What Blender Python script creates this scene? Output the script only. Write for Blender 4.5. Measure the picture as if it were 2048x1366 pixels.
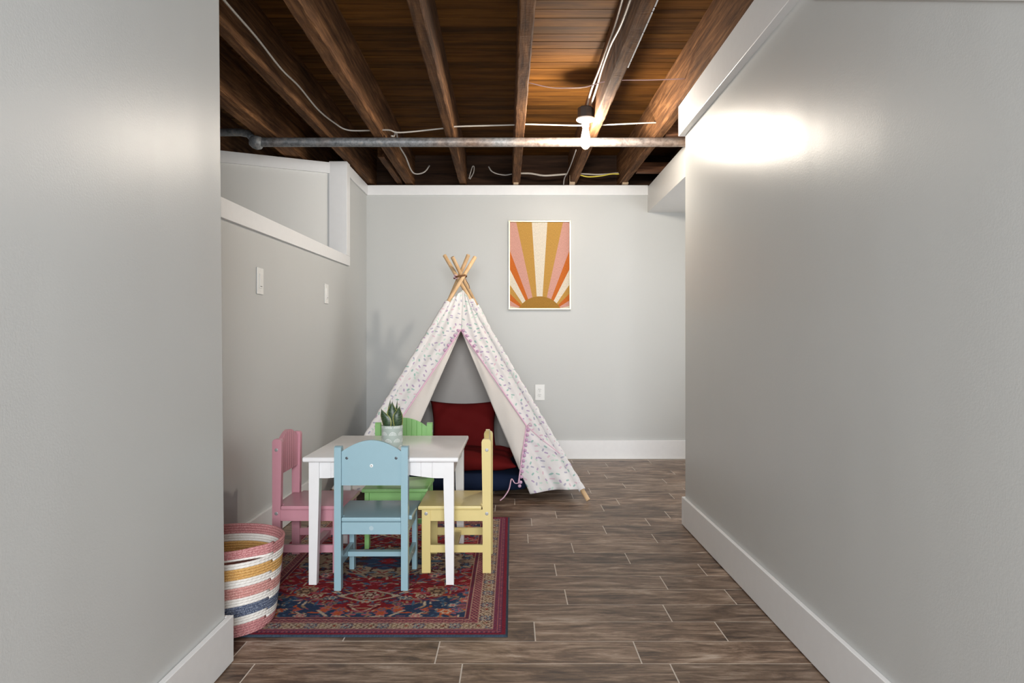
import bpy, bmesh, math, random
import numpy as np
from mathutils import Vector, Matrix

random.seed(7)
for o in list(bpy.data.objects):
    bpy.data.objects.remove(o)
SC = bpy.context.scene
COL = SC.collection
PI = math.pi

# ------------------------------------------------------------------ camera
F_PX, CX, CY, EYE = 1395.0, 1024.0, 683.0, 0.953
cam_d = bpy.data.cameras.new('camera')
cam_d.sensor_width = 36.0
cam_d.lens = F_PX / 2048.0 * 36.0
cam_d.clip_start = 0.02
cam = bpy.data.objects.new('camera', cam_d)
cam.location = (0, 0, EYE)
cam.rotation_euler = (PI / 2, 0, 0)
COL.objects.link(cam)
SC.camera = cam

# ------------------------------------------------------------------ world, light, exposure
world = bpy.data.worlds.new('world')
SC.world = world
world.use_nodes = True
bgn = world.node_tree.nodes['Background']
bgn.inputs[0].default_value = (0.86, 0.93, 1.0, 1)
bgn.inputs[1].default_value = 0.75

def area(name, loc, target, sx, sy, power, color):
    d = bpy.data.lights.new(name, 'AREA')
    d.shape = 'RECTANGLE'
    d.size, d.size_y, d.energy, d.color = sx, sy, power, color
    o = bpy.data.objects.new(name, d)
    o.location = loc
    o.rotation_euler = (Vector(target) - Vector(loc)).to_track_quat('-Z', 'Y').to_euler()
    COL.objects.link(o)
    return o
# daylight of the room behind the camera
area('daylight_behind_camera', (0.15, -2.3, 1.55), (-0.1, 4.5, 0.6), 1.5, 0.9, 165, (0.94, 0.97, 1.0))
# fill light added in the unseen side passage, brightens the alcove's left wall
area('added_passage_fill', (2.2, 4.55, 1.15), (-1.0, 4.2, 1.0), 1.5, 1.5, 16, (0.97, 0.985, 1.0))
BULB_STRENGTH = 620.0
BULB_COLOR = (1.0, 0.90, 0.77)

vs = SC.view_settings
vs.view_transform = 'Standard'
vs.look = 'None'
vs.gamma = 1.0
vs.use_curve_mapping = False
vs.exposure = 0.44

def at(px, py, y):
    """a point of the room at depth y, seen in the photograph at (px, py)"""
    return Vector(((px - CX) * y / F_PX, y, EYE - (py - CY) * y / F_PX))

# ------------------------------------------------------------------ materials
def new_mat(name):
    m = bpy.data.materials.new(name)
    m.use_nodes = True
    nt = m.node_tree
    return m, nt, nt.nodes['Principled BSDF']

def N(nt, t, **kw):
    n = nt.nodes.new(t)
    for k, v in kw.items():
        setattr(n, k, v)
    return n

def ramp(nt, fac, stops, mode='LINEAR'):
    r = N(nt, 'ShaderNodeValToRGB')
    r.color_ramp.interpolation = mode
    els = r.color_ramp.elements
    while len(els) < len(stops):
        els.new(0.5)
    for e, (p, c) in zip(els, stops):
        e.position = p
        e.color = (*c, 1)
    nt.links.new(fac, r.inputs[0])
    return r.outputs[0]

def noise(nt, vec, scale, detail=3, rough=0.5, dist=0.0):
    n = N(nt, 'ShaderNodeTexNoise')
    n.inputs['Scale'].default_value = scale
    n.inputs['Detail'].default_value = detail
    n.inputs['Roughness'].default_value = rough
    n.inputs['Distortion'].default_value = dist
    if vec is not None:
        nt.links.new(vec, n.inputs['Vector'])
    return n.outputs['Fac']

def bump(nt, bs, h, strength, dist=0.01, prev=None):
    b = N(nt, 'ShaderNodeBump')
    b.inputs['Strength'].default_value = strength
    b.inputs['Distance'].default_value = dist
    nt.links.new(h, b.inputs['Height'])
    if prev is not None:
        nt.links.new(prev, b.inputs['Normal'])
    nt.links.new(b.outputs[0], bs.inputs['Normal'])
    return b.outputs[0]

def mapped(nt, vec, scale, loc=(0, 0, 0)):
    mp = N(nt, 'ShaderNodeMapping')
    mp.inputs['Scale'].default_value = scale
    mp.inputs['Location'].default_value = loc
    nt.links.new(vec, mp.inputs['Vector'])
    return mp.outputs[0]

def math_n(nt, op, a, b=None):
    n = N(nt, 'ShaderNodeMath', operation=op)
    for i, v in enumerate((a, b)):
        if v is None:
            continue
        if isinstance(v, (int, float)):
            n.inputs[i].default_value = v
        else:
            nt.links.new(v, n.inputs[i])
    return n.outputs[0]

def mixc(nt, fac, a, b):
    n = N(nt, 'ShaderNodeMix', data_type='RGBA')
    if isinstance(fac, (int, float)):
        n.inputs['Factor'].default_value = fac
    else:
        nt.links.new(fac, n.inputs['Factor'])
    for key, v in (('A', a), ('B', b)):
        s = [i for i in n.inputs if i.name == key and i.type == 'RGBA'][0]
        if isinstance(v, tuple):
            s.default_value = (*v, 1)
        else:
            nt.links.new(v, s)
    return [o for o in n.outputs if o.type == 'RGBA'][0]

def simple(name, col, rough=0.5, metal=0.0, grain=0.0, gscale=200, spec=0.5):
    m, nt, b = new_mat(name)
    b.inputs['Base Color'].default_value = (*col, 1)
    b.inputs['Roughness'].default_value = rough
    b.inputs['Metallic'].default_value = metal
    b.inputs['Specular IOR Level'].default_value = spec
    tc = N(nt, 'ShaderNodeTexCoord')
    f = noise(nt, tc.outputs['Object'], gscale * 0.15, 3)
    c = ramp(nt, f, [(0.3, tuple(x * 0.985 for x in col)), (0.7, tuple(min(1, x * 1.01) for x in col))])
    nt.links.new(c, b.inputs['Base Color'])
    if grain:
        bump(nt, b, noise(nt, tc.outputs['Object'], gscale, 2), grain, 0.002)
    return m

def paint_wall(name, col, rough):
    m, nt, b = new_mat(name)
    g = N(nt, 'ShaderNodeNewGeometry')
    pos = g.outputs['Position']
    f = noise(nt, pos, 1.7, 2)
    c = ramp(nt, f, [(0.3, tuple(x * 0.985 for x in col)), (0.7, tuple(x * 1.01 for x in col))])
    nt.links.new(c, b.inputs['Base Color'])
    b.inputs['Roughness'].default_value = rough
    b.inputs['Specular IOR Level'].default_value = 0.18
    b1 = bump(nt, b, noise(nt, mapped(nt, pos, (1.6, 2.3, 0.5)), 1.6, 1), 0.12, 0.03)
    bump(nt, b, noise(nt, pos, 210, 3, 0.6), 0.10, 0.0035, b1)
    return m

def wood(name, axis, dark, mid, light, rough=0.75, fine=38.0, bmp=0.5, rand=True, stretch=0.06, saw=0.0, spec=0.3, blot=(0.55, 1.15), dist=0.6):
    """long-grained wood; axis = the grain's direction (0 x, 1 y, 2 z)"""
    m, nt, b = new_mat(name)
    g = N(nt, 'ShaderNodeNewGeometry')
    oi = N(nt, 'ShaderNodeObjectInfo')
    add = N(nt, 'ShaderNodeVectorMath', operation='ADD')
    mul = N(nt, 'ShaderNodeVectorMath', operation='SCALE')
    comb = N(nt, 'ShaderNodeCombineXYZ')
    for i in range(3):
        nt.links.new(oi.outputs['Random'], comb.inputs[i])
    nt.links.new(comb.outputs[0], mul.inputs[0])
    mul.inputs['Scale'].default_value = 37.0 if rand else 0.0
    nt.links.new(g.outputs['Position'], add.inputs[0])
    nt.links.new(mul.outputs[0], add.inputs[1])
    sc = [1.0, 1.0, 1.0]
    sc[axis] = stretch
    v = mapped(nt, add.outputs[0], tuple(sc))
    f1 = noise(nt, v, fine, 6, 0.66, dist)
    sc2 = [1.0, 1.0, 1.0]
    sc2[axis] = 0.35
    f2 = noise(nt, mapped(nt, add.outputs[0], tuple(sc2)), 7.0, 3, 0.55)
    c1 = ramp(nt, f1, [(0.28, dark), (0.5, mid), (0.74, light)])
    c2 = ramp(nt, f2, [(0.3, (blot[0],) * 3), (0.7, (blot[1], blot[1] * 0.98, blot[1] * 0.95))])
    mx = N(nt, 'ShaderNodeMix', data_type='RGBA', blend_type='MULTIPLY')
    mx.inputs['Factor'].default_value = 1.0
    ins = [i for i in mx.inputs if i.type == 'RGBA']
    nt.links.new(c1, ins[0])
    nt.links.new(c2, ins[1])
    out = [o for o in mx.outputs if o.type == 'RGBA'][0]
    if rand:
        hv = N(nt, 'ShaderNodeHueSaturation')
        nt.links.new(math_n(nt, 'ADD', math_n(nt, 'MULTIPLY', oi.outputs['Random'], 0.42), 0.79), hv.inputs['Value'])
        nt.links.new(out, hv.inputs['Color'])
        out = hv.outputs[0]
    nt.links.new(out, b.inputs['Base Color'])
    b.inputs['Roughness'].default_value = rough
    b.inputs['Specular IOR Level'].default_value = spec
    nb = bump(nt, b, f1, bmp, 0.003)
    if saw:
        s3 = [0.25, 0.25, 0.25]
        s3[axis] = 1.0
        bump(nt, b, noise(nt, mapped(nt, add.outputs[0], tuple(s3)), 130, 3, 0.6), saw, 0.004, nb)
    return m

M = {}
M['wall'] = paint_wall('grey wall paint', (0.54, 0.547, 0.535), 0.33)
M['panel'] = paint_wall('pale grey panel paint', (0.72, 0.72, 0.70), 0.4)
M['white'] = simple('white trim paint', (0.80, 0.80, 0.80), 0.35)
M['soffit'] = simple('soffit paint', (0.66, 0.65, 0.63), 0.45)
M['joist'] = wood('rough sawn joist wood', 1, (0.040, 0.018, 0.009), (0.135, 0.062, 0.026), (0.30, 0.150, 0.065), 0.85, 46, 0.7, saw=0.7, spec=0.15)
M['board'] = wood('subfloor board wood', 0, (0.055, 0.022, 0.0045), (0.118, 0.048, 0.0085), (0.185, 0.080, 0.014), 0.8, 30, 0.2, spec=0.12)
M['blockwood'] = wood('blocking wood', 0, (0.05, 0.02, 0.01), (0.16, 0.07, 0.035), (0.25, 0.12, 0.06), 0.8, 40, 0.6)
M['shim'] = simple('pale shim wood', (0.50, 0.36, 0.23), 0.7)
M['tile'] = wood('wood look floor tile', 0, (0.040, 0.025, 0.017), (0.135, 0.092, 0.067), (0.33, 0.26, 0.205), 0.40, 24, 0.25, stretch=0.11, spec=0.35, blot=(0.55, 1.3), dist=1.1)
def tile_mat():
    m, nt, b = new_mat('weathered wood look tile')
    g = N(nt, 'ShaderNodeNewGeometry')
    oi = N(nt, 'ShaderNodeObjectInfo')
    comb = N(nt, 'ShaderNodeCombineXYZ')
    for i in range(3):
        nt.links.new(math_n(nt, 'MULTIPLY', oi.outputs['Random'], 41.0), comb.inputs[i])
    add = N(nt, 'ShaderNodeVectorMath', operation='ADD')
    nt.links.new(g.outputs['Position'], add.inputs[0])
    nt.links.new(comb.outputs[0], add.inputs[1])
    p = add.outputs[0]
    fine = noise(nt, mapped(nt, p, (0.10, 1, 1)), 70, 8, 0.78, 0.5)
    flow = noise(nt, mapped(nt, p, (0.26, 1, 1)), 13, 7, 0.66, 1.6)
    blot = noise(nt, mapped(nt, p, (0.45, 1, 1)), 5.5, 4, 0.6, 0.8)
    f = math_n(nt, 'ADD', math_n(nt, 'MULTIPLY', fine, 0.40), math_n(nt, 'ADD', math_n(nt, 'MULTIPLY', flow, 0.40), math_n(nt, 'MULTIPLY', blot, 0.20)))
    c = ramp(nt, f, [(0.40, (0.040, 0.024, 0.016)), (0.465, (0.110, 0.067, 0.043)), (0.505, (0.178, 0.116, 0.077)), (0.55, (0.27, 0.190, 0.135)), (0.62, (0.44, 0.35, 0.28))])
    hv = N(nt, 'ShaderNodeHueSaturation')
    nt.links.new(math_n(nt, 'ADD', math_n(nt, 'MULTIPLY', oi.outputs['Random'], 0.34), 0.83), hv.inputs['Value'])
    nt.links.new(c, hv.inputs['Color'])
    nt.links.new(hv.outputs[0], b.inputs['Base Color'])
    b.inputs['Roughness'].default_value = 0.42
    b.inputs['Specular IOR Level'].default_value = 0.32
    bump(nt, b, fine, 0.2, 0.002)
    return m
M['tile'] = tile_mat()
M['rim'] = wood('shade darkened rim wood', 0, (0.012, 0.006, 0.004), (0.035, 0.017, 0.009), (0.06, 0.03, 0.015), 0.9, 40, 0.5)  # blocking wood darkened: the unlit rim's shade is in the colour
M['grout'] = simple('beige grout', (0.58, 0.52, 0.45), 0.9, grain=0.2)
M['dowel'] = wood('pale dowel wood', 2, (0.60, 0.38, 0.19), (0.74, 0.50, 0.28), (0.84, 0.61, 0.38), 0.5, 22, 0.1, False)
M['table'] = simple('white table paint', (0.80, 0.79, 0.79), 0.22)
M['blue'] = simple('pale blue paint', (0.285, 0.44, 0.50), 0.28)
M['green'] = simple('green paint', (0.27, 0.53, 0.19), 0.28)
M['yellow'] = simple('yellow paint', (0.70, 0.57, 0.24), 0.28)
M['pink'] = simple('pink paint', (0.56, 0.265, 0.315), 0.28)
M['sticker'] = simple('pale round sticker', (0.40, 0.52, 0.56), 0.4)
M['chrome'] = simple('dull steel', (0.34, 0.34, 0.34), 0.5, 0.6)
M['screwdark'] = simple('dark screw', (0.08, 0.09, 0.10), 0.4, 0.6)
M['plastic'] = simple('white plastic', (0.78, 0.78, 0.76), 0.35)
M['slot'] = simple('dark slot', (0.02, 0.02, 0.02), 0.6)
M['cable'] = simple('white cable sheath', (0.46, 0.42, 0.37), 0.45)
M['greycable'] = simple('grey cable sheath', (0.32, 0.30, 0.28), 0.5)
M['yellowcable'] = simple('yellow cable sheath', (0.62, 0.50, 0.05), 0.45)
M['pinkwire'] = simple('thin pink wire', (0.50, 0.33, 0.33), 0.5)
M['boxdark'] = simple('dark electrical box', (0.035, 0.032, 0.030), 0.5)
M['porcelain'] = simple('porcelain', (0.72, 0.70, 0.66), 0.25)
M['frame'] = simple('silver gilt frame', (0.55, 0.47, 0.32), 0.36, 0.85)
M['soil'] = simple('dark soil', (0.03, 0.02, 0.015), 0.95, grain=1.0)
M['red'] = simple('red cotton', (0.155, 0.007, 0.007), 0.85, grain=0.35, gscale=600, spec=0.2)
M['navy'] = simple('navy cotton', (0.010, 0.020, 0.055), 0.85, grain=0.35, gscale=600, spec=0.2)
M['lining'] = simple('off white lining cotton', (0.70, 0.66, 0.62), 0.9, grain=0.25, gscale=90, spec=0.1)
M['pinktrim'] = simple('lilac pink trim', (0.62, 0.39, 0.56), 0.8, grain=0.3, gscale=500)
M['pinkribbon'] = simple('pale pink ribbon', (0.78, 0.50, 0.64), 0.7)
M['twine'] = simple('brown twine', (0.18, 0.08, 0.03), 0.8)

def emission(name, col, s):
    m, nt, b = new_mat(name)
    b.inputs['Base Color'].default_value = (0, 0, 0, 1)
    b.inputs['Emission Color'].default_value = (*col, 1)
    b.inputs['Emission Strength'].default_value = s
    return m
M['bulb'] = emission('glowing bulb', BULB_COLOR, BULB_STRENGTH)

def pipe_mat():
    m, nt, b = new_mat('old galvanised pipe')
    g = N(nt, 'ShaderNodeNewGeometry')
    f = noise(nt, g.outputs['Position'], 34, 6, 0.7)
    f2 = noise(nt, g.outputs['Position'], 3.1, 3, 0.5)
    c = ramp(nt, f, [(0.32, (0.10, 0.105, 0.11)), (0.55, (0.25, 0.26, 0.27)), (0.75, (0.42, 0.38, 0.33))])
    r = ramp(nt, f, [(0.3, (0.13, 0.06, 0.03)), (0.7, (0.33, 0.21, 0.13))])
    c = mixc(nt, ramp(nt, f2, [(0.40, (0, 0, 0)), (0.66, (0.75, 0.75, 0.75))]), c, r)
    nt.links.new(c, b.inputs['Base Color'])
    b.inputs['Metallic'].default_value = 0.35
    b.inputs['Roughness'].default_value = 0.5
    bump(nt, b, f, 0.4, 0.002)
    return m
M['pipe'] = pipe_mat()

def sprinkle_mat():
    m, nt, b = new_mat('sprinkle print cotton')
    uv = N(nt, 'ShaderNodeUVMap')
    vo = N(nt, 'ShaderNodeTexVoronoi', voronoi_dimensions='2D')
    vo.inputs['Scale'].default_value = 27.0
    vo.inputs['Randomness'].default_value = 0.8
    nt.links.new(uv.outputs[0], vo.inputs['Vector'])
    sub = N(nt, 'ShaderNodeVectorMath', operation='SUBTRACT')
    nt.links.new(uv.outputs[0], sub.inputs[0])
    nt.links.new(vo.outputs['Position'], sub.inputs[1])
    sep = N(nt, 'ShaderNodeSeparateColor')
    nt.links.new(vo.outputs['Color'], sep.inputs[0])
    rot = N(nt, 'ShaderNodeVectorRotate', rotation_type='Z_AXIS')
    nt.links.new(sub.outputs[0], rot.inputs['Vector'])
    nt.links.new(math_n(nt, 'MULTIPLY', sep.outputs[0], 6.283), rot.inputs['Angle'])
    sx = N(nt, 'ShaderNodeSeparateXYZ')
    nt.links.new(rot.outputs[0], sx.inputs[0])
    qx = math_n(nt, 'MAXIMUM', math_n(nt, 'SUBTRACT', math_n(nt, 'ABSOLUTE', sx.outputs[0]), 0.0056), 0.0)
    d = math_n(nt, 'SQRT', math_n(nt, 'ADD', math_n(nt, 'MULTIPLY', qx, qx), math_n(nt, 'MULTIPLY', sx.outputs[1], sx.outputs[1])))
    mask = math_n(nt, 'LESS_THAN', d, 0.0050)
    hue = ramp(nt, sep.outputs[1], [(0.0, (0.40, 0.28, 0.48)), (0.24, (0.25, 0.48, 0.42)), (0.46, (0.70, 0.48, 0.56)),
                                    (0.62, (0.36, 0.35, 0.47)), (0.80, (0.50, 0.68, 0.58))], 'CONSTANT')
    base = ramp(nt, noise(nt, uv.outputs[0], 9, 3), [(0.3, (0.74, 0.72, 0.715)), (0.7, (0.80, 0.78, 0.775))])
    nt.links.new(mixc(nt, math_n(nt, 'MULTIPLY', mask, 0.78), base, hue), b.inputs['Base Color'])
    b.inputs['Roughness'].default_value = 0.9
    b.inputs['Specular IOR Level'].default_value = 0.1
    bump(nt, b, noise(nt, uv.outputs[0], 60, 3), 0.25, 0.003)
    return m
M['print'] = sprinkle_mat()

def vcol_mat(name, rough=0.8, bmp=0.0, bscale=300, spec=0.3):
    m, nt, b = new_mat(name)
    a = N(nt, 'ShaderNodeVertexColor')
    a.layer_name = 'col'
    nt.links.new(a.outputs[0], b.inputs['Base Color'])
    b.inputs['Roughness'].default_value = rough
    b.inputs['Specular IOR Level'].default_value = spec
    if bmp:
        tc = N(nt, 'ShaderNodeTexCoord')
        bump(nt, b, noise(nt, tc.outputs['Object'], bscale, 2), bmp, 0.003)
    return m
M['rug'] = vcol_mat('woven rug pattern', 0.95, 0.5, 420, 0.1)
M['potprint'] = vcol_mat('sage pot with white arches', 0.5)
M['leaf'] = vcol_mat('snake plant leaf', 0.4, 0, 100, 0.5)

def rope_mat(name, c0, c1):
    m, nt, b = new_mat(name)
    uv = N(nt, 'ShaderNodeUVMap')
    w = N(nt, 'ShaderNodeTexWave', wave_type='BANDS', bands_direction='DIAGONAL')
    w.inputs['Scale'].default_value = 38.0
    w.inputs['Distortion'].default_value = 1.0
    nt.links.new(mapped(nt, uv.outputs[0], (1, 1, 1)), w.inputs['Vector'])
    f = noise(nt, uv.outputs[0], 240, 3, 0.7)
    c = mixc(nt, ramp(nt, f, [(0.40, (0, 0, 0)), (0.60, (1, 1, 1))]), c0, c1)
    nt.links.new(c, b.inputs['Base Color'])
    b.inputs['Roughness'].default_value = 0.9
    b.inputs['Specular IOR Level'].default_value = 0.1
    bump(nt, b, w.outputs['Fac'], 0.4, 0.002)
    return m
M['rope_pink'] = rope_mat('dusty pink rope', (0.40, 0.13, 0.14), (0.62, 0.33, 0.32))
M['rope_rose'] = rope_mat('light rose rope', (0.50, 0.20, 0.18), (0.68, 0.40, 0.36))
M['rope_white'] = rope_mat('cream rope', (0.74, 0.70, 0.65), (0.82, 0.79, 0.75))
M['rope_mustard'] = rope_mat('mustard rope', (0.55, 0.29, 0.08), (0.70, 0.44, 0.18))
M['rope_navy'] = rope_mat('navy fleck rope', (0.03, 0.045, 0.10), (0.24, 0.27, 0.34))

def linen(name, col):
    m, nt, b = new_mat(name)
    tc = N(nt, 'ShaderNodeTexCoord')
    f = noise(nt, mapped(nt, tc.outputs['Object'], (1, 1, 0.2)), 420, 2)
    c = ramp(nt, f, [(0.3, tuple(x * 0.78 for x in col)), (0.7, tuple(min(1, x * 1.15) for x in col))])
    nt.links.new(c, b.inputs['Base Color'])
    b.inputs['Roughness'].default_value = 0.85
    return m
ART = {'p': linen('print pink', (0.60, 0.31, 0.25)), 'g': linen('print gold', (0.50, 0.27, 0.055)),
       'c': linen('print cream', (0.72, 0.64, 0.52)), 'o': linen('print orange', (0.55, 0.13, 0.012)),
       's': linen('print ochre sun', (0.36, 0.18, 0.025))}

# ------------------------------------------------------------------ mesh helpers
class G:
    """collects the shapes of ONE mesh"""
    def __init__(self):
        self.v, self.f, self.uv, self.c = [], [], [], []

    def add(self, vs, fs, uvs=None):
        o = len(self.v)
        self.v += [tuple(p) for p in vs]
        self.f += [tuple(i + o for i in q) for q in fs]
        self.uv += list(uvs) if uvs is not None else [(0, 0)] * len(vs)
        return self

    def box(self, x0, x1, y0, y1, z0, z1):
        vs = [(x, y, z) for x in (x0, x1) for y in (y0, y1) for z in (z0, z1)]
        fs = [(0, 1, 3, 2), (4, 6, 7, 5), (0, 4, 5, 1), (2, 3, 7, 6), (0, 2, 6, 4), (1, 5, 7, 3)]
        return self.add(vs, fs)

    def bbox(self, x0, x1, y0, y1, z0, z1, b=0.003, seg=2):
        bm = bmesh.new()
        bmesh.ops.create_cube(bm, size=1)
        for v in bm.verts:
            v.co = Vector(((x0 + x1) / 2 + v.co.x * (x1 - x0), (y0 + y1) / 2 + v.co.y * (y1 - y0), (z0 + z1) / 2 + v.co.z * (z1 - z0)))
        bmesh.ops.bevel(bm, geom=bm.edges[:], offset=b, segments=seg, profile=0.5, affect='EDGES')
        bm.verts.index_update()
        self.add([v.co[:] for v in bm.verts], [[v.index for v in f.verts] for f in bm.faces])
        bm.free()
        return self

    def prism(self, poly, axis, a0, a1):
        """polygon (two coordinates of the other axes, in order) swept along an axis"""
        n = len(poly)
        def P(p, a):
            q = [0, 0, 0]
            k = [i for i in range(3) if i != axis]
            q[k[0]], q[k[1]], q[axis] = p[0], p[1], a
            return tuple(q)
        vs = [P(p, a0) for p in poly] + [P(p, a1) for p in poly]
        fs = [tuple(range(n - 1, -1, -1)), tuple(range(n, 2 * n))]
        fs += [(i, (i + 1) % n, n + (i + 1) % n, n + i) for i in range(n)]
        return self.add(vs, fs)

    def tube(self, pts, r, n=8, caps=True, flat=1.0):
        pts = [Vector(p) for p in pts]
        rs = r if isinstance(r, (list, tuple)) else [r] * len(pts)
        vs, fs, uvs = [], [], []
        L = 0
        ref = None
        for i, p in enumerate(pts):
            t = (pts[min(i + 1, len(pts) - 1)] - pts[max(i - 1, 0)]).normalized()
            if ref is None:
                ref = Vector((0, 0, 1)) if abs(t.z) < 0.9 else Vector((1, 0, 0))
            a = (ref - t * ref.dot(t)).normalized()
            ref = a
            b = t.cross(a)
            if i:
                L += (p - pts[i - 1]).length
            for k in range(n):
                an = 2 * PI * k / n
                vs.append(p + a * math.cos(an) * rs[i] * flat + b * math.sin(an) * rs[i])
                uvs.append((L, k / n * 2 * PI * rs[i]))
        for i in range(len(pts) - 1):
            for k in range(n):
                k2 = (k + 1) % n
                fs.append((i * n + k, i * n + k2, (i + 1) * n + k2, (i + 1) * n + k))
        if caps:
            fs.append(tuple(range(n - 1, -1, -1)))
            fs.append(tuple(range((len(pts) - 1) * n, len(pts) * n)))
        return self.add(vs, fs, uvs)

    def lathe(self, prof, n=24, c=(0, 0, 0), caps=True):
        vs, fs = [], []
        for r, z in prof:
            for k in range(n):
                a = 2 * PI * k / n
                vs.append((c[0] + r * math.cos(a), c[1] + r * math.sin(a), c[2] + z))
        for i in range(len(prof) - 1):
            for k in range(n):
                k2 = (k + 1) % n
                fs.append((i * n + k, i * n + k2, (i + 1) * n + k2, (i + 1) * n + k))
        if caps:
            fs.append(tuple(range(n - 1, -1, -1)))
            fs.append(tuple(range((len(prof) - 1) * n, len(prof) * n)))
        return self.add(vs, fs)

    def grid(self, fn, nu, nv, uvfn=None):
        vs, fs, uvs = [], [], []
        for j in range(nv + 1):
            for i in range(nu + 1):
                u, v = i / nu, j / nv
                p = fn(u, v)
                vs.append(tuple(p))
                uvs.append(uvfn(u, v, p) if uvfn else (u, v))
        for j in range(nv):
            for i in range(nu):
                a = j * (nu + 1) + i
                fs.append((a, a + 1, a + nu + 2, a + nu + 1))
        return self.add(vs, fs, uvs)

    def make(self, name, mat, parent=None, smooth=False, loc=None):
        me = bpy.data.meshes.new(name)
        me.from_pydata(self.v, [], self.f)
        mats = mat if isinstance(mat, (list, tuple)) else [mat]
        for m in mats:
            me.materials.append(M[m] if isinstance(m, str) else m)
        uvl = me.uv_layers.new(name='UVMap')
        idx = np.empty(len(me.loops), dtype=np.int32)
        me.loops.foreach_get('vertex_index', idx)
        uvl.data.foreach_set('uv', np.array(self.uv, dtype=np.float32)[idx].ravel())
        if self.c:
            ca = me.color_attributes.new('col', 'FLOAT_COLOR', 'POINT')
            arr = np.ones((len(self.v), 4), dtype=np.float32)
            arr[:, :3] = np.array(self.c, dtype=np.float32)
            ca.data.foreach_set('color', arr.ravel())
        if smooth:
            me.polygons.foreach_set('use_smooth', [True] * len(me.polygons))
        bm = bmesh.new()
        bm.from_mesh(me)
        if not self.c:
            bmesh.ops.recalc_face_normals(bm, faces=bm.faces)
        bm.to_mesh(me)
        bm.free()
        if smooth == 'auto':
            me.set_sharp_from_angle(angle=math.radians(40))
        o = bpy.data.objects.new(name, me)
        COL.objects.link(o)
        if parent is not None:
            o.parent = parent
        if loc is not None:
            o.location = loc
        return o

def spline(pts, k=6):
    """smooth path through points"""
    P = [Vector(p) for p in pts]
    P = [P[0] * 2 - P[1]] + P + [P[-1] * 2 - P[-2]]
    out = []
    for i in range(1, len(P) - 2):
        a, b, c, d = P[i - 1], P[i], P[i + 1], P[i + 2]
        for s in range(k):
            t = s / k
            out.append(0.5 * ((2 * b) + (c - a) * t + (2 * a - 5 * b + 4 * c - d) * t * t + (3 * b - a - 3 * c + d) * t ** 3))
    out.append(P[-2])
    return out

def tag(o, label, cat, group=None, kind=None):
    o['label'] = label
    o['category'] = cat
    if group:
        o['group'] = group
    if kind:
        o['kind'] = kind
    return o

def struct(o, label, cat):
    return tag(o, label, cat, kind='structure')

def thing(name, label, cat, loc=(0, 0, 0), rz=0, group=None):
    o = bpy.data.objects.new(name, None)
    o.empty_display_size = 0.05
    COL.objects.link(o)
    o.location = loc
    o.rotation_euler = (0, 0, rz)
    return tag(o, label, cat, group)

# ------------------------------------------------------------------ measures of the place
XL, XR, XNL = -1.180, 0.898, -0.845       # alcove left wall, right wall, near left wall
YB = 5.657                                # back wall
YNL, YR = 2.062, 3.622                    # ends of the near left wall and of the right wall
HT = 2.218                                # top of the walls
HJ, HS = 2.230, 2.490                     # underside of joists and of subfloor
XH = 2.3                                  # far side of the side passage

# ------------------------------------------------------------------ floor
fl = G().box(-3.3, XH + 0.1, -2.2, YB + 0.1, -0.06, -0.0005).make('floor', 'grout')
struct(fl, 'brown wood-look plank tile floor with pale grout joints', 'floor')
tile_me = G().box(0, 1, 0, 1, -0.004, 0).make('tile', 'tile')
unit = tile_me.data
COL.objects.unlink(tile_me)
bpy.data.objects.remove(tile_me)
PW, PL, GAP = 0.1545, 0.6135, 0.0040
joints = {0: 0.469, 1: 0.3867, 2: 0.0766, 3: 0.5475, 4: 0.2039, 5: 0.602, 6: 0.1837, 7: 0.51, 8: 0.2816, 9: 0.079,
          10: 0.471, 11: 0.105, 12: 0.244, 13: 0.52, 14: 0.018, 15: 0.374, 16: 0.50, 17: 0.13, 18: 0.43, 19: 0.05, 20: 0.56, 21: 0.30, 22: 0.12, 23: 0.48}
rt = random.Random(3)
for k in range(-20, 24):
    y0 = 2.0652 - PW + k * PW
    y1 = y0 + PW - GAP
    if y0 > YB:
        break
    y1 = min(y1, YB + 0.02)
    lo = XNL - 0.02 if y0 < YNL - 0.05 else XL - 0.02
    hi = XR + 0.03 if y0 < YR - 0.02 else XH
    j = joints.get(k, rt.uniform(0, PL))
    x = j - PL * math.ceil((j - lo) / PL)
    while x < hi:
        a, b = max(x, lo), min(x + PL - GAP, hi)
        if b - a > 0.03:
            t = bpy.data.objects.new('tile', unit)
            t.location = (a, y0, 0)
            t.scale = (b - a, y1 - y0, 1)
            t.parent = fl
            COL.objects.link(t)
        x += PL

# ------------------------------------------------------------------ walls
def rounded(o, w=0.010):
    md = o.modifiers.new('soft_corner', 'BEVEL')
    md.width, md.segments, md.limit_method, md.angle_limit = w, 4, 'ANGLE', math.radians(60)
    o.data.polygons.foreach_set('use_smooth', [True] * len(o.data.polygons))
    wn = o.modifiers.new('flat_faces', 'WEIGHTED_NORMAL')
    return o
wl = G()
wl.box(XL - 0.12, XL, YNL + 0.004, YB, 0, 1.50)
wl.box(XL - 0.12, XL, 4.940, YB, 1.50, HT)
struct(wl.make('wall_left', 'wall'), 'grey painted left wall of the play alcove with white ledge above', 'wall')
struct(G().box(XL - 0.12, XH, YB, YB + 0.1, 0, HT).make('wall_back', 'wall'), 'grey painted back wall behind the teepee', 'wall')
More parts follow.
